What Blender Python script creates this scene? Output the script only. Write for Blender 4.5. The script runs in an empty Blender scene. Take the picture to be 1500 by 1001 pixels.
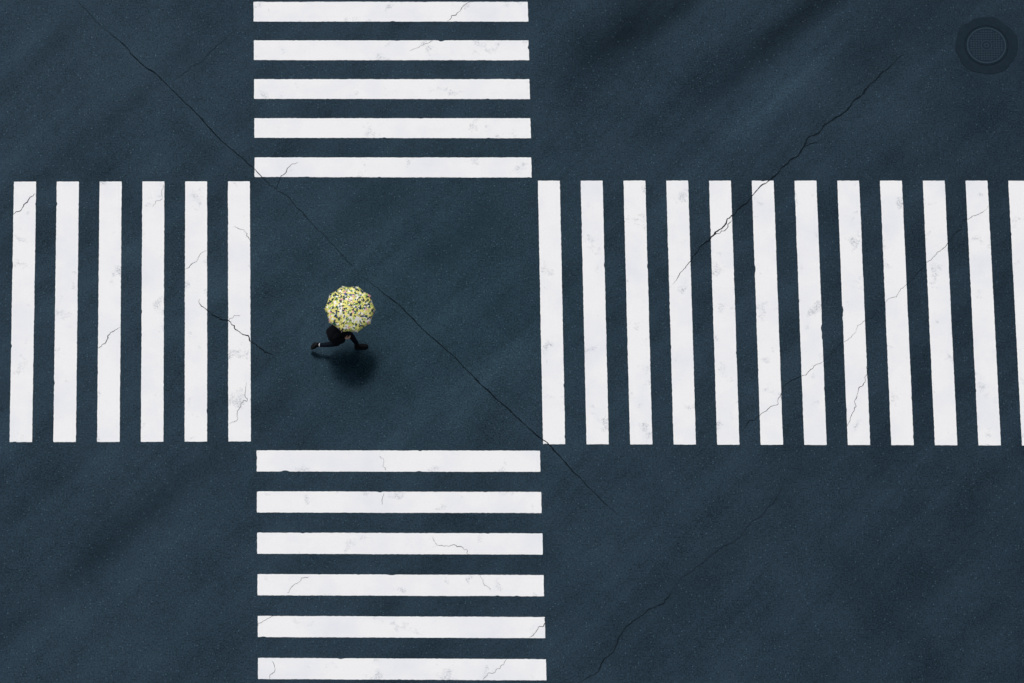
import bpy, math, random
from mathutils import Vector, noise as mnoise
random.seed(7)
sc = bpy.context.scene
COL = sc.collection

# ------------------------------------------------------------------ geometry of the view
T = math.radians(21.1)      # camera tilt away from straight down
D = 116.0                   # distance camera -> road
F = 8150.0                  # focal length (in 1500-px units)
ST, CT = math.sin(T), math.cos(T)

def G(px, py, z=0.0):
    """rectify an image pixel, through the assumed camera, onto the flat road (metres)"""
    u, v = px - 750.0, 500.5 - py
    Y = v * D / (F * CT - v * ST)
    X = u * (D + Y * ST) / F
    return Vector((X, Y, z))

# ------------------------------------------------------------------ helpers
def new_mat(name):
    m = bpy.data.materials.new(name); m.use_nodes = True
    nt = m.node_tree; nt.nodes.clear()
    out = nt.nodes.new('ShaderNodeOutputMaterial')
    b = nt.nodes.new('ShaderNodeBsdfPrincipled')
    nt.links.new(b.outputs[0], out.inputs[0])
    return m, nt, b

class N:
    def __init__(s, nt): s.nt = nt
    def _set(s, inp, v):
        if hasattr(v, 'links'): s.nt.links.new(v, inp)
        else: inp.default_value = v
    def math(s, op, a, b=None, c=None, clamp=False):
        n = s.nt.nodes.new('ShaderNodeMath'); n.operation = op; n.use_clamp = clamp
        s._set(n.inputs[0], a)
        if b is not None: s._set(n.inputs[1], b)
        if c is not None: s._set(n.inputs[2], c)
        return n.outputs[0]
    def pos(s):
        return s.nt.nodes.new('ShaderNodeNewGeometry').outputs['Position']
    def obj(s):
        return s.nt.nodes.new('ShaderNodeTexCoord').outputs['Object']
    def attr(s, name):
        n = s.nt.nodes.new('ShaderNodeAttribute'); n.attribute_name = name; return n.outputs['Color']
    def mapping(s, v, rot=(0,0,0), scale=(1,1,1), loc=(0,0,0)):
        n = s.nt.nodes.new('ShaderNodeMapping'); s._set(n.inputs['Vector'], v)
        n.inputs['Rotation'].default_value = rot; n.inputs['Scale'].default_value = scale
        n.inputs['Location'].default_value = loc
        return n.outputs[0]
    def along(s, v, deg, sx, sy):
        """coordinates turned so X runs along `deg`, then stretched"""
        return s.mapping(s.mapping(v, rot=(0,0,math.radians(-deg))), scale=(sx, sy, 1))
    def noise(s, v, scale, detail=3, rough=.5, dist=0):
        n = s.nt.nodes.new('ShaderNodeTexNoise'); s._set(n.inputs['Vector'], v)
        n.inputs['Scale'].default_value = scale; n.inputs['Detail'].default_value = detail
        n.inputs['Roughness'].default_value = rough; n.inputs['Distortion'].default_value = dist
        return n.outputs['Fac']
    def voro(s, v, scale, feature='F1', out='Color', rnd=1.0):
        n = s.nt.nodes.new('ShaderNodeTexVoronoi'); n.feature = feature
        s._set(n.inputs['Vector'], v); n.inputs['Scale'].default_value = scale
        n.inputs['Randomness'].default_value = rnd
        return n.outputs[out]
    def ramp(s, f, stops, interp='LINEAR'):
        n = s.nt.nodes.new('ShaderNodeValToRGB'); s._set(n.inputs[0], f)
        cr = n.color_ramp; cr.interpolation = interp
        while len(cr.elements) < len(stops): cr.elements.new(0.5)
        for e, (p, c) in zip(cr.elements, stops):
            e.position = p
            e.color = (c, c, c, 1) if isinstance(c, (int, float)) else (*c, 1)
        return n.outputs[0]
    def mapr(s, f, a, b, c, d):
        n = s.nt.nodes.new('ShaderNodeMapRange'); s._set(n.inputs[0], f)
        for i, x in enumerate((a, b, c, d)): n.inputs[i+1].default_value = x
        return n.outputs[0]
    def mix(s, f, a, b, mode='MIX'):
        n = s.nt.nodes.new('ShaderNodeMixRGB'); n.blend_type = mode
        s._set(n.inputs[0], f)
        s._set(n.inputs[1], (*a, 1) if isinstance(a, tuple) else a)
        s._set(n.inputs[2], (*b, 1) if isinstance(b, tuple) else b)
        return n.outputs[0]
    def sep(s, v):
        n = s.nt.nodes.new('ShaderNodeSeparateXYZ'); s._set(n.inputs[0], v); return n.outputs
    def bump(s, h, strength, dist):
        n = s.nt.nodes.new('ShaderNodeBump'); s._set(n.inputs['Height'], h)
        n.inputs['Strength'].default_value = strength; n.inputs['Distance'].default_value = dist
        return n.outputs[0]

WET = (.37,.68,.95,1)
def plain(name, col, rough=.6, var=.25, scale=30, spec=.4, metal=0, tint=None):
    m, nt, b = new_mat(name); n = N(nt)
    f = n.noise(n.obj(), scale, 3)
    c = n.mix(f, tuple(x*(1-var) for x in col), tuple(min(1, x*(1+var)) for x in col))
    nt.links.new(c, b.inputs['Base Color'])
    b.inputs['Roughness'].default_value = rough
    b.inputs['Specular IOR Level'].default_value = spec
    b.inputs['Metallic'].default_value = metal
    if tint: b.inputs['Specular Tint'].default_value = tint
    return m

def mesh_obj(name, verts, faces, mats=(), parent=None, smooth=False):
    me = bpy.data.meshes.new(name); me.from_pydata([tuple(v) for v in verts], [], faces)
    for m in mats: me.materials.append(m)
    if smooth:
        for p in me.polygons: p.use_smooth = True
    me.update()
    o = bpy.data.objects.new(name, me); COL.objects.link(o)
    if parent: o.parent = parent
    return o

def empty(name, loc=(0,0,0)):
    o = bpy.data.objects.new(name, None); COL.objects.link(o); o.location = loc; return o

# ------------------------------------------------------------------ wet asphalt
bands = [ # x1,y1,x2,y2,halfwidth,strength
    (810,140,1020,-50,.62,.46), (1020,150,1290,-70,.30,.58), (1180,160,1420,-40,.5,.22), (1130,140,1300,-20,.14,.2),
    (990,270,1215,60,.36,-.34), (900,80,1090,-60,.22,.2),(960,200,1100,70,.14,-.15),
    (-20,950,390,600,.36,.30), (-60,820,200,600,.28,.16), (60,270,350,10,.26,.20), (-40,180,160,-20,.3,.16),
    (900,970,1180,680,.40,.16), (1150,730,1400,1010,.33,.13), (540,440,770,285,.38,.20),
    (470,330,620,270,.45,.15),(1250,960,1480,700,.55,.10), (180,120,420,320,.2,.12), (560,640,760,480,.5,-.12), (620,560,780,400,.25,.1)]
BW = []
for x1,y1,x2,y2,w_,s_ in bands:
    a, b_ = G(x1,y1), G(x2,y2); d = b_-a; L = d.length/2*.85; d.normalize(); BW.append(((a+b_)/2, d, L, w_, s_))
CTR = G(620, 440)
def road_tone(x, y):  # sums soft darker and lighter diagonal bands; second value marks the tinted centre
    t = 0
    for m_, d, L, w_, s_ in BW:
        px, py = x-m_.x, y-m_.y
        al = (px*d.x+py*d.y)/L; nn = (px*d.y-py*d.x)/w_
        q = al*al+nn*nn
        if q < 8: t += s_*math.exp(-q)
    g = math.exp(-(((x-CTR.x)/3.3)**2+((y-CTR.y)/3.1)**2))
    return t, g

mat_asphalt, nt, b = new_mat('wet_asphalt'); n = N(nt); P = n.pos()
at = n.sep(n.attr('road_tone'))
big = n.noise(P, .28, 3, .6)
mid = n.noise(P, 1.1, 6, .68)
small = n.noise(P, 7, 3, .75)
grain = n.noise(P, 30, 2, .85)
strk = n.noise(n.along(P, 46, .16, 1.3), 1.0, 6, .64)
c = n.mix(n.mapr(big, .35, .65, 0, 1), (.0058,.0110,.0185), (.0080,.0142,.0228))
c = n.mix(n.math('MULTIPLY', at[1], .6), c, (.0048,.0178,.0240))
def addv(val, t, k): return n.math('ADD', val, n.math('MULTIPLY', n.math('SUBTRACT', t, .5), k))
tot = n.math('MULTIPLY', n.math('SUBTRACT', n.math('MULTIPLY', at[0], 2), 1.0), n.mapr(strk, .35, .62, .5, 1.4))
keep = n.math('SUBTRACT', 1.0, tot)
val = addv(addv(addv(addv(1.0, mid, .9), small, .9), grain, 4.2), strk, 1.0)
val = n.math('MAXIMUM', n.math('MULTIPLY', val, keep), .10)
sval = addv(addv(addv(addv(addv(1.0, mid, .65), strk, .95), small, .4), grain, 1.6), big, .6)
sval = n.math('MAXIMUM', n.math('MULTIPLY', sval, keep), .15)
vv = nt.nodes.new('ShaderNodeVectorMath'); vv.operation = 'SCALE'
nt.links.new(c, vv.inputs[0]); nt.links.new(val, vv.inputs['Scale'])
vo = nt.nodes.new('ShaderNodeTexVoronoi'); nt.links.new(P, vo.inputs['Vector']); vo.inputs['Scale'].default_value = 19
spm = n.math('MULTIPLY', n.mapr(vo.outputs['Distance'], .12, .28, 1, 0), n.math('GREATER_THAN', n.sep(vo.outputs['Color'])[0], .86))
c = n.mix(n.math('MULTIPLY', spm, .38), vv.outputs[0], (.08,.13,.16))
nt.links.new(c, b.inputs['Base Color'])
r = n.math('ADD', n.mapr(mid, .3, .7, .09, .18), n.math('MULTIPLY', small, .07))
nt.links.new(r, b.inputs['Roughness'])
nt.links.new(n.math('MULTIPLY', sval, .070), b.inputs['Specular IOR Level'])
b.inputs['Specular Tint'].default_value = WET
nt.links.new(n.bump(n.math('ADD', grain, n.math('MULTIPLY', small, .6)), .2, .004), b.inputs['Normal'])

# one sheet, finely divided around the junction
def axis(lo, hi, st):
    k = int((hi-lo)/st); return [-1500,-400,-100,-40] + [lo+i*st for i in range(k+1)] + [40,100,400,1500]
xs = axis(-14, 14, .14); ys = axis(-11, 11, .14)
vs = [(x,y,0) for y in ys for x in xs]
nx = len(xs)
fs = [(j*nx+i, j*nx+i+1, (j+1)*nx+i+1, (j+1)*nx+i) for j in range(len(ys)-1) for i in range(nx-1)]
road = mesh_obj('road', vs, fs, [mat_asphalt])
ca = road.data.color_attributes.new('road_tone', 'FLOAT_COLOR', 'POINT')
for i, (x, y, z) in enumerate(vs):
    t, g = road_tone(x, y); ca.data[i].color = (.5+t/2, g, 0, 1)

# ------------------------------------------------------------------ road paint
mat_paint, nt, b = new_mat('road_paint'); n = N(nt); P = n.pos()
fine = n.noise(P, 24, 3, .7)
patch = n.noise(P, 2.0, 5, .62, .2)
st2 = n.noise(P, .9, 4, .6)
base = n.mix(n.mapr(st2, .45, .70, 0, 1), (.80,.805,.81), (.725,.745,.785))
base = n.mix(n.math('MULTIPLY', n.mapr(fine, .4, .7, 0, 1), .10), base, (.55,.58,.62))
sm = n.math('MULTIPLY', n.mapr(patch, .59, .70, 0, 1), n.mapr(fine, .38, .62, 0, 1))
base = n.mix(n.math('MULTIPLY', sm, .55), base, (.34,.38,.44))
chip = n.math('MULTIPLY', n.mapr(n.noise(P, 45, 2, .7), .57, .62, 0, 1), n.mapr(patch, .61, .68, 0, 1))
base = n.mix(n.math('MULTIPLY', chip, .6), base, (.10,.13,.16))
nt.links.new(base, b.inputs['Base Color'])
b.inputs['Roughness'].default_value = .5
b.inputs['Specular IOR Level'].default_value = .2

def crosswalk(name, first, last, count, before, after):
    """first/last: TL,TR,BR,BL corners of the first/last visible stripe, in image pixels"""
    A = [G(*p) for p in first]; B = [G(*p) for p in last]
    vs, fs = [], []
    for i in range(-before, count + after):
        t = i / (count - 1)
        q = [a + (bb - a) * t for a, bb in zip(A, B)]
        ring = []
        for k in range(4):
            p0, p1 = q[k], q[(k+1) % 4]; L = (p1-p0).length
            nrm = Vector((p1.y-p0.y, p0.x-p1.x, 0)).normalized()   # points inwards
            m_ = max(2, int(L/.03))
            for j in range(m_):
                p = p0.lerp(p1, j/m_)
                e = mnoise.noise(p*2.0)*.004 + mnoise.noise(p*16.0+Vector((5,0,i)))*.006
                if j == 0: e = .003
                nib = mnoise.noise(p*5.0+Vector((0,11,i)))
                if nib > .52: e += (nib-.52)*.08
                ring.append(p + nrm*e + Vector((0,0,.005)))
        ring.reverse()
        s0 = len(vs); vs += ring; fs.append(tuple(range(s0, s0+len(ring))))
    o = mesh_obj(name, vs, fs, [mat_paint])
    me = o.data
    if me.polygons[0].normal.z < 0: me.flip_normals()
    return o

crosswalk('crosswalk', [(371.5,3),(773,3),(774,32),(371.5,32)],
          [(373,231),(778,231),(779,260.5),(373,259.5)], 5, 8, 0)
crosswalk('crosswalk', [(376,660),(791,660.5),(791.5,691.5),(376,691)],
          [(378,964),(800,966),(800.5,997),(378,995)], 6, 0, 8)
crosswalk('crosswalk', [(20.5,266.5),(53,266.5),(47,648),(14,648)],
          [(334,266),(366,266),(367.5,647),(334.5,647)], 6, 8, 0)
crosswalk('crosswalk', [(788,265),(820,265),(828,651),(795.5,651)],
          [(1477,265),(1509,265),(1530,653),(1497,653)], 12, 0, 6)

# ------------------------------------------------------------------ cracks
mat_crack = plain('crack_dark_asphalt', (.006,.010,.014), .8, .4, 20, .03, tint=WET)  # dark colour of the main crack ribbons
mat_crack_f = plain('crack_filled', (.008,.014,.021), .7, .4, 20, .04, tint=WET)
def crack_line(pts, rough, seed):
    rr = random.Random(seed)
    P_ = [G(*p) for p in pts]
    for it in range(6):
        Q = [P_[0]]
        for a, bb in zip(P_, P_[1:]):
            L = (bb-a).length
            if L < .04: Q.append(bb); continue
            nrm = Vector((a.y-bb.y, bb.x-a.x, 0)).normalized()
            Q.append((a+bb)/2 + nrm*rr.gauss(0, rough*L)); Q.append(bb)
        P_ = Q
    return P_
cv, cf, cm = [], [], []
def add_crack(pts, w, rough=.06, mat=0, seed=None, z=.0085):
    L = crack_line(pts, rough, seed if seed is not None else len(cv))
    s0 = len(cv); k = len(L)
    for i, p in enumerate(L):
        a = L[max(0,i-1)]; bb = L[min(k-1,i+1)]
        d = (bb-a); d = d.normalized() if d.length > 1e-6 else Vector((1,0,0))
        nrm = Vector((-d.y, d.x, 0))
        t = i/(k-1); taper = min(1, 8*t+.15, 8*(1-t)+.15)
        ww = w*taper*(.30+1.2*abs(mnoise.noise(p*3.0))+.9*abs(mnoise.noise(p*17.0)))
        cv.append(p+nrm*ww/2+Vector((0,0,z))); cv.append(p-nrm*ww/2+Vector((0,0,z)))
    for i in range(k-1):
        a = s0+2*i; cf.append((a, a+1, a+3, a+2)); cm.append(mat)
main = [(150,40),(205,92),(245,125),(300,180),(370,245),(405,278)]
add_crack(main, .023, .03, 0, 1)
add_crack([(405,278),(440,308),(475,345),(505,378),(530,405)], .013, .03, 1, 2)
add_crack([(530,405),(560,428),(600,462),(645,505),(690,548),(740,595),(780,632),(830,680),(880,732),(908,757)], .024, .022, 0, 3)
add_crack([(110,0),(150,40)], .010, .04, 1, 31)
add_crack([(985,417),(1005,390),(1045,345),(1075,315),(1100,290),(1130,262),(1170,228),(1210,182),(1255,145),(1290,108),(1322,78)], .027, .07, 0, 4)
add_crack([(1045,345),(1062,338),(1072,322)], .014, .12, 0, 41)
add_crack([(1170,228),(1178,215),(1200,205)], .012, .12, 0, 42)
add_crack([(848,1000),(880,975),(910,930),(950,893),(985,865)], .020, .07, 0, 5)
add_crack([(985,865),(1060,800),(1100,765),(1135,735),(1155,700)], .012, .06, 1, 6)
add_crack([(1240,627),(1252,590),(1265,562),(1273,530)], .014, .12, 0, 7)
add_crack([(1085,632),(1140,592),(1180,550),(1208,528)], .012, .08, 0, 8)
add_crack([(1290,450),(1330,415),(1385,362),(1450,298)], .010, .08, 0, 9)
add_crack([(1208,528),(1250,490),(1290,450)], .007, .08, 0, 91)
add_crack([(292,438),(308,458),(335,470),(355,490),(378,508),(406,532)], .022, .12, 0, 10)
add_crack([(335,470),(344,462),(352,463)], .010, .12, 0, 101)
add_crack([(18,316),(35,300),(52,284)], .018, .10, 0, 11)
add_crack([(143,511),(158,492),(176,480)], .018, .12, 0, 12)
add_crack([(272,395),(290,378),(304,368)], .010, .12, 0, 13)
add_crack([(655,32),(672,18),(690,3)], .014, .10, 0, 14)
add_crack([(600,75),(615,68),(635,60)], .007, .10, 0, 141)
add_crack([(255,118),(300,85),(350,38)], .009, .06, 1, 15)
add_crack([(402,276),(412,258),(437,238)], .014, .12, 0, 16)
add_crack([(632,786),(655,800),(665,798),(688,812)], .011, .14, 0, 17)
add_crack([(420,870),(435,855),(452,845)], .012, .14, 0, 18)
add_crack([(775,934),(790,918),(802,902)], .016, .12, 0, 19)
add_crack([(708,998),(728,980),(745,965)], .010, .12, 0, 20)
add_crack([(702,842),(710,858),(718,866)], .010, .14, 0, 21)
add_crack([(378,918),(390,908),(400,902)], .009, .12, 0, 22)
add_crack([(395,996),(402,985),(398,968)], .009, .12, 0, 23)
add_crack([(555,668),(562,675),(566,690)], .009, .12, 0, 24)
add_crack([(336,622),(350,600),(362,588),(360,560)], .010, .14, 0, 25)
add_crack([(342,332),(360,340),(366,352)], .010, .14, 0, 26)
add_crack([(240,270),(238,290),(222,304)], .007, .12, 0, 27)
add_crack([(560,740),(562,722)], .007, .12, 0, 28)
ck = mesh_obj('road_cracks', cv, cf, [mat_crack, mat_crack_f])
for p, m_ in zip(ck.data.polygons, cm): p.material_index = m_
if ck.data.polygons[0].normal.z < 0: ck.data.flip_normals()

# ------------------------------------------------------------------ manhole cover
mat_iron = plain('cast_iron_wet', (.008,.015,.024), .3, .35, 14, .055, 0, WET)
mat_iron_l = plain('cast_iron_worn', (.018,.031,.044), .3, .35, 40, .07, 0, WET)
mat_dark = plain('gap_dark', (.006,.011,.016), .5, .3, 30, .04, 0, WET)  # dark tone for the ring around the lid
mat_collar = plain('asphalt_collar', (.0050,.0092,.0150), .25, .5, 9, .054, 0, WET)
mh = empty('manhole_cover', G(1445,67))
def annulus(name, r0, r1, z0, z1, mat, seg=96, jit=0, bev=.006):
    """flat ring with side walls"""
    vs, fs = [], []
    for i in range(seg):
        a = 2*math.pi*i/seg; ca, sa = math.cos(a), math.sin(a)
        j = 1 + jit*mnoise.noise(Vector((ca*2, sa*2, 3)))
        for r_, z_ in ((r0, z0), (r0, z1-bev), (r0+bev, z1), (r1*j-bev, z1), (r1*j, z1-bev), (r1*j, z0)):
            vs.append((ca*r_, sa*r_, z_))
    for i in range(seg):
        k = (i+1) % seg
        for q in range(5):
            fs.append((i*6+q, i*6+q+1, k*6+q+1, k*6+q))
    return mesh_obj(name, vs, fs, [mat], mh)
annulus('asphalt_collar', .46, .66, .0, .006, mat_collar, jit=.09)
annulus('gap', .425, .46, .0, .002, mat_dark, bev=.0005)
annulus('frame_ring', .435, .455, .002, .010, mat_iron, bev=.003)
annulus('lid_rim', .385, .425, .0, .012, mat_iron_l, bev=.004)
def disc(name, r, z, mat, seg=64):
    return mesh_obj(name, [(math.cos(2*math.pi*i/seg)*r, math.sin(2*math.pi*i/seg)*r, z) for i in range(seg)], [tuple(range(seg))], [mat], mh)
disc('lid_plate', .385, .006, mat_iron)
annulus('emblem_ring', .10, .125, .006, .012, mat_iron_l, 48, bev=.003)
annulus('emblem_inner_ring', .03, .055, .006, .012, mat_iron_l, 32, bev=.003)
vs, fs = [], []
stp = .054
for i in range(-7, 8):
    for j in range(-7, 8):
        x, y = i*stp, j*stp; r_ = math.hypot(x, y)
        if r_ > .362 or r_ < .145: continue
        s0 = len(vs); w = .020
        for zz, k in ((.006, 1), (.012, .8)):
            vs += [(x-w*k,y-w*k,zz),(x+w*k,y-w*k,zz),(x+w*k,y+w*k,zz),(x-w*k,y+w*k,zz)]
        fs += [(s0+4,s0+5,s0+6,s0+7)] + [(s0+q, s0+(q+1)%4, s0+4+(q+1)%4, s0+4+q) for q in range(4)]
mesh_obj('lid_studs', vs, fs, [mat_iron_l], mh)

# ------------------------------------------------------------------ pedestrian
mat_jacket = plain('black_jacket_cloth', (.006,.007,.010), .8, .35, 25, .05)
mat_trouser = plain('navy_trousers_cloth', (.005,.008,.014), .8, .35, 25, .05)
mat_skin = plain('skin', (.50,.31,.23), .5, .1, 20, .4)
mat_hair = plain('black_hair', (.008,.007,.007), .45, .3, 60, .4)
mat_shoe = plain('black_shoe_leather', (.005,.005,.006), .5, .3, 30, .06)
mat_sole = plain('dark_sole_rubber', (.012,.012,.013), .6, .15, 30, .1)
mat_sock = plain('white_sock', (.55,.55,.57), .8, .1, 30, .2)
ped = empty('pedestrian', (-3.5, -.14, 0))
OFF = Vector((-3.5, -.14, 0))

def skin_mesh(name, verts, edges, radii, root=0, sub=2, mats=(), parent=None, loc=OFF):
    me = bpy.data.meshes.new(name+'_cage')
    me.from_pydata([tuple(Vector(v)-loc) for v in verts], edges, [])
    o = bpy.data.objects.new(name+'_cage', me); COL.objects.link(o)
    mo = o.modifiers.new('skin', 'SKIN'); mo.use_smooth_shade = True
    sv = me.skin_vertices[0].data
    for i, r_ in enumerate(radii):
        sv[i].radius = r_ if isinstance(r_, tuple) else (r_, r_)
        sv[i].use_root = (i == root)
    ms = o.modifiers.new('sub', 'SUBSURF'); ms.levels = sub; ms.render_levels = sub
    dg = bpy.context.evaluated_depsgraph_get(); dg.update()
    m2 = bpy.data.meshes.new_from_object(o.evaluated_get(dg))
    bpy.data.objects.remove(o)
    m2.name = name; m2.materials.clear()
    for m_ in mats: m2.materials.append(m_)
    for p in m2.polygons: p.use_smooth = True
    ob = bpy.data.objects.new(name, m2); COL.objects.link(ob)
    if parent: ob.parent = parent
    return ob

J = [ # position, radius ; running towards +X, right side towards -Y
 ((-3.590,-.13,.930), .140),  #0 pelvis
 ((-3.560,-.13,1.05), .135),  #1 waist
 ((-3.520,-.13,1.22), .160),  #2 chest
 ((-3.475,-.13,1.36), .125),  #3 upper chest
 ((-3.440,-.13,1.44), .055),  #4 neck
 ((-3.410,-.13,1.50), .060),  #5 jaw
 ((-3.395,-.13,1.585),.088),  #6 skull
 ((-3.400,-.13,1.655),.062),  #7 crown
 ((-3.590,-.215,.88), .104),  #8 R hip
 ((-3.600,-.225,.68), .090),  #9 R thigh
 ((-3.620,-.225,.475),.068),  #10 R knee
 ((-3.800,-.220,.400),.060),  #11 R calf
 ((-4.035,-.205,.315),.042),  #12 R ankle
 ((-3.565,-.045,.88), .104),  #13 L hip
 ((-3.460,-.055,.70), .090),  #14 L thigh
 ((-3.335,-.075,.52), .068),  #15 L knee
 ((-3.290,-.090,.36), .060),  #16 L calf
 ((-3.220,-.110,.115),.042),  #17 L ankle
 ((-3.480,-.290,1.37),.074),  #18 R shoulder
 ((-3.590,-.345,1.25),.060),  #19 R upper arm
 ((-3.680,-.370,1.15),.052),  #20 R elbow
 ((-3.560,-.375,1.13),.045),  #21 R forearm
 ((-3.450,-.365,1.14),.028),  #22 R wrist
 ((-3.450, .030,1.37),.074),  #23 L shoulder
 ((-3.460, .085,1.25),.060),  #24 L upper arm
 ((-3.460, .120,1.12),.050),  #25 L elbow
 ((-3.400, .110,1.18),.040),  #26
 ((-3.360, .095,1.235),.027), #27 L wrist
]
E = [(0,1),(1,2),(2,3),(3,4),(4,5),(5,6),(6,7),(0,8),(8,9),(9,10),(10,11),(11,12),(0,13),(13,14),(14,15),(15,16),(16,17),
     (3,18),(18,19),(19,20),(20,21),(21,22),(3,23),(23,24),(24,25),(25,26),(26,27)]
body = skin_mesh('body', [j[0] for j in J], E, [j[1] for j in J], 0, 2, [mat_jacket, mat_trouser, mat_skin, mat_sock], ped)
for p in body.data.polygons:
    c_ = p.center + OFF
    if c_.z > 1.455 and c_.x > -3.6 and -.26 < c_.y < 0: p.material_index = 2
    elif c_.z < .90: p.material_index = 1
    if c_.x < -4.00 and c_.z < .5: p.material_index = 3
    if c_.z < .12: p.material_index = 3

def loft(name, sections, mat, parent, closed=True, smooth=True):
    k = len(sections[0]); vs = [p for s_ in sections for p in s_]; fs = []
    for i in range(len(sections)-1):
        for j in range(k):
            a = i*k+j; b_ = i*k+(j+1) % k
            fs.append((a, b_, b_+k, a+k))
    if closed:
        fs.append(tuple(reversed(range(k)))); fs.append(tuple(range((len(sections)-1)*k, len(sections)*k)))
    return mesh_obj(name, vs, fs, [mat], parent, smooth)

# jacket body: closes over the shoulders and flares behind the hips
rings = []
for z, cx, rx, ry, f in ((1.43,-3.46,.05,.07,0),(1.41,-3.47,.10,.15,0),(1.36,-3.485,.125,.185,0),(1.24,-3.52,.145,.185,.1),(1.10,-3.56,.152,.175,.2),
                    (1.02,-3.578,.165,.182,.35),(.94,-3.592,.180,.194,.55),(.84,-3.612,.198,.208,.8),(.745,-3.630,.215,.220,1)):
    rings.append([Vector((cx+math.cos(a)*rx*(1+.06*math.sin(5*a)*f) , -.13+math.sin(a)*ry*(1+.05*math.cos(7*a)*f), z+(.06*f*(-math.cos(a)))))-OFF
                  for a in [2*math.pi*i/28 for i in range(28)]])
coat = loft('jacket', rings, mat_jacket, ped, closed=False)
rings = []
for z, r_ in ((1.385,.105),(1.43,.075),(1.465,.070),(1.46,.060)):
    rings.append([Vector((-3.455+(z-1.385)*.3+math.cos(a)*r_, -.13+math.sin(a)*r_, z))-OFF for a in [2*math.pi*i/20 for i in range(20)]])
loft('jacket_collar', rings, mat_jacket, ped, closed=False)
hv, hf = [], []
ns, nr = 20, 9
for i in range(nr):
    ph = math.radians(4 + i*13)
    for j in range(ns):
        a = 2*math.pi*j/ns
        back = .5-.5*math.cos(a)
        lim = math.radians(62 + 58*back)
        p_ = min(ph, lim)
        r_ = .105*(1+.04*mnoise.noise(Vector((math.cos(a)*3, math.sin(a)*3, i))))
        hv.append(Vector((-3.405+math.cos(a)*math.sin(p_)*r_*1.05, -.13+math.sin(a)*math.sin(p_)*r_*.9, 1.595+math.cos(p_)*r_*1.08))-OFF)
for i in range(nr-1):
    for j in range(ns):
        hf.append((i*ns+j, i*ns+(j+1)%ns, (i+1)*ns+(j+1)%ns, (i+1)*ns+j))
hf.append(tuple(range(ns)))
mesh_obj('hair', hv, hf, [mat_hair], ped, True)

def blob(name, c, r, mat, parent=ped, seg=12):
    vs, fs = [], []
    for i in range(seg//2+1):
        ph = math.pi*i/(seg//2)
        for j in range(seg):
            a = 2*math.pi*j/seg
            vs.append(Vector((c[0]+math.sin(ph)*math.cos(a)*r[0], c[1]+math.sin(ph)*math.sin(a)*r[1], c[2]+math.cos(ph)*r[2]))-OFF)
    for i in range(seg//2):
        for j in range(seg):
            fs.append((i*seg+j, (i+1)*seg+j, (i+1)*seg+(j+1)%seg, i*seg+(j+1)%seg))
    return mesh_obj(name, vs, fs, [mat], parent, True)
mat_lip = plain('lips', (.38,.14,.12), .4, .1)
mat_eyew = plain('eye_white', (.75,.75,.74), .2, .02)
for sy, nm in ((-1,'right'),(1,'left')):
    blob('eye_'+nm, (-3.318,-.13+sy*.031,1.580), (.010,.014,.009), mat_eyew)
    blob('pupil_'+nm, (-3.309,-.13+sy*.031,1.580), (.004,.006,.006), mat_hair)
    blob('ear_'+nm, (-3.400,-.13+sy*.088,1.572), (.020,.010,.032), mat_skin)
    blob('eyebrow_'+nm, (-3.314,-.13+sy*.031,1.600), (.006,.020,.004), mat_hair)
blob('nose', (-3.305,-.13,1.556), (.018,.012,.022), mat_skin)
blob('mouth', (-3.322,-.13,1.520), (.010,.024,.007), mat_lip)

def shoe(name, heel, toe, up, mat):
    heel, toe, up = Vector(heel), Vector(toe), Vector(up).normalized()
    d = (toe-heel); L = d.length; d.normalize(); s_ = d.cross(up).normalized(); up = s_.cross(d).normalized()
    prof = [(0,.030,.06),(.04,.042,.090),(.22,.044,.100),(.42,.040,.075),(.62,.047,.055),(.80,.046,.045),(.94,.034,.034),(1.0,.014,.020)]
    rings, soles = [], []
    for t, w, h_ in prof:
        c0 = heel + d*L*t
        rings.append([c0 + s_*w*math.copysign(abs(math.cos(a))**.8, math.cos(a)) + up*(.016+h_*(.5+.5*math.sin(a))) -OFF for a in [2*math.pi*i/16 for i in range(16)]])
        soles.append([c0 + s_*x*(w+.004) + up*y - OFF for x, y in ((-1,0),(1,0),(1,.018),(-1,.018))])
    loft(name, rings, mat, ped)
    loft(name+'_sole', soles, mat_sole, ped, smooth=False)
shoe('shoe_left', (-3.285,-.115,.008), (-2.995,-.120,.008), (0,0,1), mat_shoe)
shoe('shoe_right', (-4.090,-.205,.395), (-4.190,-.200,.140), (.95,0,-.30), mat_shoe)

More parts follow.
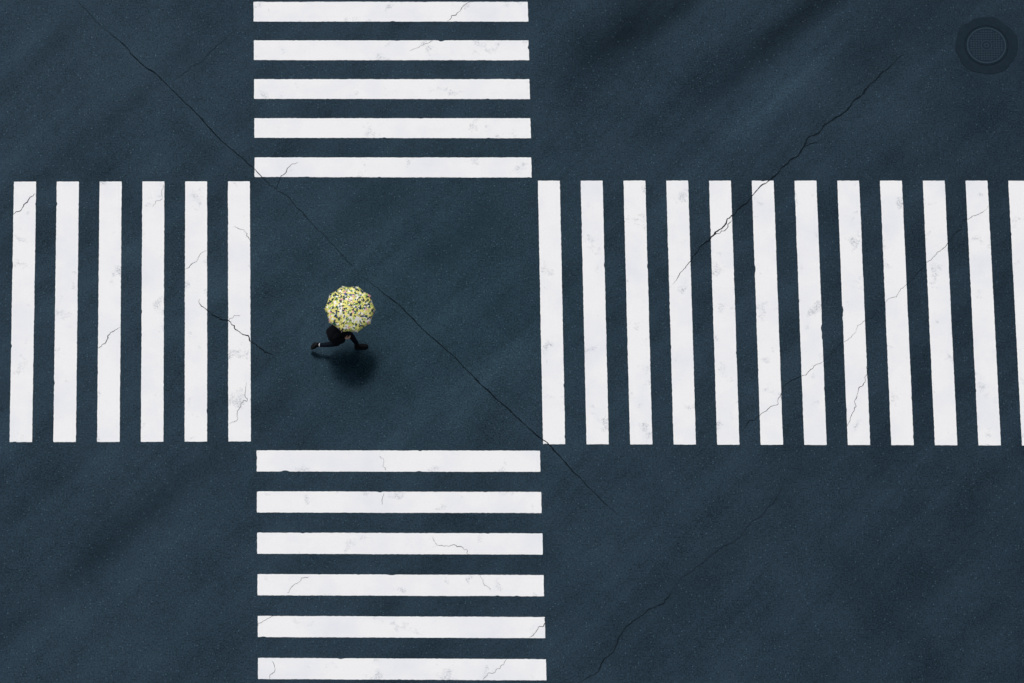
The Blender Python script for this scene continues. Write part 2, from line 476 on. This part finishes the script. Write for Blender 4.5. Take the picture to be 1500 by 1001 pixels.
def hand(name, wrist, fwd, palm_n, curl, side, loc=OFF):
    w = Vector(wrist); f = Vector(fwd).normalized(); pn = Vector(palm_n).normalized()
    s_ = f.cross(pn).normalized()*side; pn = (s_.cross(f)*side).normalized() if side == 1 else pn
    V = [w, w+f*.045, w+f*.080]; R = [(.022,.022),(.030,.018),(.032,.016)]
    palm = skin_mesh(name+'_palm', V, [(0,1),(1,2)], R, 0, 2, [mat_skin], ped)
    for k, (off, ln) in enumerate(((.027,.072),(.009,.080),(-.009,.075),(-.026,.058))):
        p = w+f*.075+s_*off; pts = [p]; ang = 0
        for seg, fr in enumerate((.45,.30,.25)):
            ang += curl*(.7+.15*seg)
            dd = f*math.cos(ang)+pn*math.sin(ang)
            p = p+dd*ln*fr; pts.append(p)
        skin_mesh(name+'_finger_%d' % (k+1), pts, [(0,1),(1,2),(2,3)], [.0095,.009,.008,.007], 0, 1, [mat_skin], ped)
    p = w+f*.030+s_*.026
    pts = [p, p+(s_*.6+f*.6+pn*.3).normalized()*.03, p+(s_*.6+f*.6+pn*.3).normalized()*.03+(f*.8+pn*.7).normalized()*.027]
    skin_mesh(name+'_thumb', pts, [(0,1),(1,2)], [.011,.010,.008], 0, 1, [mat_skin], ped)
hand('hand_right', (-3.455,-.365,1.14), (1,.05,.05), (0,.9,-.3), .65, 1)
hand('hand_left', (-3.365,.096,1.235), (.35,-.2,.75), (.8,.3,-.2), 1.0, 1)

# ------------------------------------------------------------------ umbrella
mat_can, nt, b = new_mat('umbrella_floral_fabric'); n = N(nt); P = n.obj()
Pw = n.mapping(P, scale=(1,1,.35))
c1 = n.sep(n.voro(Pw, 18))[0]
pal = n.ramp(c1, [(0,(.82,.75,.20)),(.21,(.50,.58,.14)),(.31,(.88,.86,.76)),(.46,(.015,.040,.050)),(.60,(.84,.78,.26)),
                  (.73,(.06,.18,.09)),(.81,(.80,.38,.46)),(.90,(.68,.71,.22)),(.95,(.08,.12,.26))], 'CONSTANT')
c2 = n.sep(n.voro(n.mapping(Pw, loc=(3.3,1.7,0)), 26))[0]
pal2 = n.ramp(c2, [(0,(.84,.77,.24)),(.34,(.015,.045,.04)),(.52,(.90,.88,.82)),(.68,(.50,.60,.15)),(.86,(.02,.04,.09))], 'CONSTANT')
msk = n.math('GREATER_THAN', n.noise(Pw, 22, 2), .50)
cc = n.mix(msk, pal, pal2)
nt.links.new(cc, b.inputs['Base Color'])
b.inputs['Roughness'].default_value = .5; b.inputs['Specular IOR Level'].default_value = .15
mat_metal = plain('umbrella_steel', (.45,.46,.48), .3, .1, 20, .5, .8)
mat_handle = plain('umbrella_handle_plastic', (.02,.02,.022), .35, .2)
UC = Vector((-3.335, .075, 1.66))
um = empty('umbrella', UC)
um.rotation_euler = (math.radians(2), math.radians(4), 0)
NR, RINGS, SUBS = 10, 9, 6
R0, H0 = .525, .27
def cano(r, a):
    k = (a*NR/(2*math.pi)) % 1.0; sag = math.sin(math.pi*k)**1.0
    rr = R0*r*(1-.075*sag*r**2)
    z = H0*(1-r**2.1) - .028*sag*r*(1.15-r)*2 + .012*sag*r**6
    return Vector((math.cos(a)*rr, math.sin(a)*rr, z))
vs = [Vector((0,0,H0))]; fs = []
tot_a = NR*SUBS
for i in range(1, RINGS+1):
    for j in range(tot_a): vs.append(cano(i/RINGS, 2*math.pi*j/tot_a))
for j in range(tot_a): fs.append((0, 1+j, 1+(j+1)%tot_a))
for i in range(RINGS-1):
    for j in range(tot_a):
        a = 1+i*tot_a+j; b_ = 1+i*tot_a+(j+1)%tot_a
        fs.append((a, a+tot_a, b_+tot_a, b_))
can = mesh_obj('canopy', vs, fs, [mat_can], um, True)
so = can.modifiers.new('thickness', 'SOLIDIFY'); so.thickness = .002; so.offset = -1

def tubes(name, segs, r, mat, parent, sides=8):
    vs, fs = [], []
    for a, b_ in segs:
        a, b_ = Vector(a), Vector(b_); d = (b_-a).normalized()
        u = d.orthogonal().normalized(); w = d.cross(u); s0 = len(vs)
        for p in (a, b_):
            for k in range(sides):
                t = 2*math.pi*k/sides; vs.append(p+(u*math.cos(t)+w*math.sin(t))*r)
        for k in range(sides): fs.append((s0+k, s0+(k+1)%sides, s0+sides+(k+1)%sides, s0+sides+k))
        fs.append(tuple(s0+k for k in reversed(range(sides)))); fs.append(tuple(s0+sides+k for k in range(sides)))
    return mesh_obj(name, vs, fs, [mat], parent, True)
segs, stre, tips = [], [], []
for i in range(NR):
    a = 2*math.pi*i/NR
    pts = [cano(t, a)-Vector((0,0,.007)) for t in (.03,.25,.5,.75,1.0)]
    segs += list(zip(pts, pts[1:]))
    stre.append((Vector((0,0,-.05)), cano(.5, a)-Vector((0,0,.008))))
    e = cano(1, a); d = Vector((math.cos(a), math.sin(a), -.5)).normalized()
    tips.append((e-d*.004, e+d*.016))
tubes('ribs', segs, .0022, mat_metal, um, 6)
tubes('stretchers', stre, .0022, mat_metal, um, 6)
tubes('rib_tips', tips, .004, mat_metal, um, 6)
tubes('shaft', [((0,0,-.40),(0,0,H0+.005))], .005, mat_metal, um, 10)
tubes('ferrule', [((0,0,H0),(0,0,H0+.055))], .007, mat_handle, um, 10)
hk = [(0,0,-.38),(0,0,-.50)] + [(-.025+.025*math.cos(t), 0, -.50-.025*math.sin(t)) for t in [math.pi*k/6 for k in range(1,7)]] + [(-.05,0,-.485)]
tubes('handle', list(zip(hk, hk[1:])), .010, mat_handle, um, 10)

# ------------------------------------------------------------------ light
w = bpy.data.worlds.new('World'); sc.world = w; w.use_nodes = True
nt = w.node_tree; nt.nodes.clear()
out = nt.nodes.new('ShaderNodeOutputWorld'); bg = nt.nodes.new('ShaderNodeBackground')
sky = nt.nodes.new('ShaderNodeTexSky'); sky.sky_type = 'NISHITA'; sky.sun_disc = False
sky.sun_elevation = math.radians(65); sky.sun_rotation = math.radians(-26)
sky.dust_density = 4.0
hs = nt.nodes.new('ShaderNodeHueSaturation'); hs.inputs['Saturation'].default_value = .4
nt.links.new(sky.outputs[0], hs.inputs['Color']); nt.links.new(hs.outputs[0], bg.inputs[0])
bg.inputs[1].default_value = .09
nt.links.new(bg.outputs[0], out.inputs[0])
ld = bpy.data.lights.new('sun', 'SUN'); ld.energy = 1.75; ld.angle = math.radians(36); ld.color = (1,.975,.95)
lo = bpy.data.objects.new('sun', ld); COL.objects.link(lo)
lo.rotation_euler = Vector((.19,-.39,-.92)).to_track_quat('-Z','Y').to_euler()
lo.location = (-5, 15, 40)

# ------------------------------------------------------------------ camera
cd = bpy.data.cameras.new('camera'); cam = bpy.data.objects.new('camera', cd); COL.objects.link(cam)
cd.sensor_width = 36; cd.lens = F/1500*36; cd.clip_start = 1; cd.clip_end = 5000
cam.location = (0, -D*ST, D*CT); cam.rotation_euler = (T, 0, 0)
sc.camera = cam
sc.view_settings.view_transform = 'Standard'; sc.view_settings.look = 'None'
sc.view_settings.exposure = 0; sc.view_settings.gamma = 1
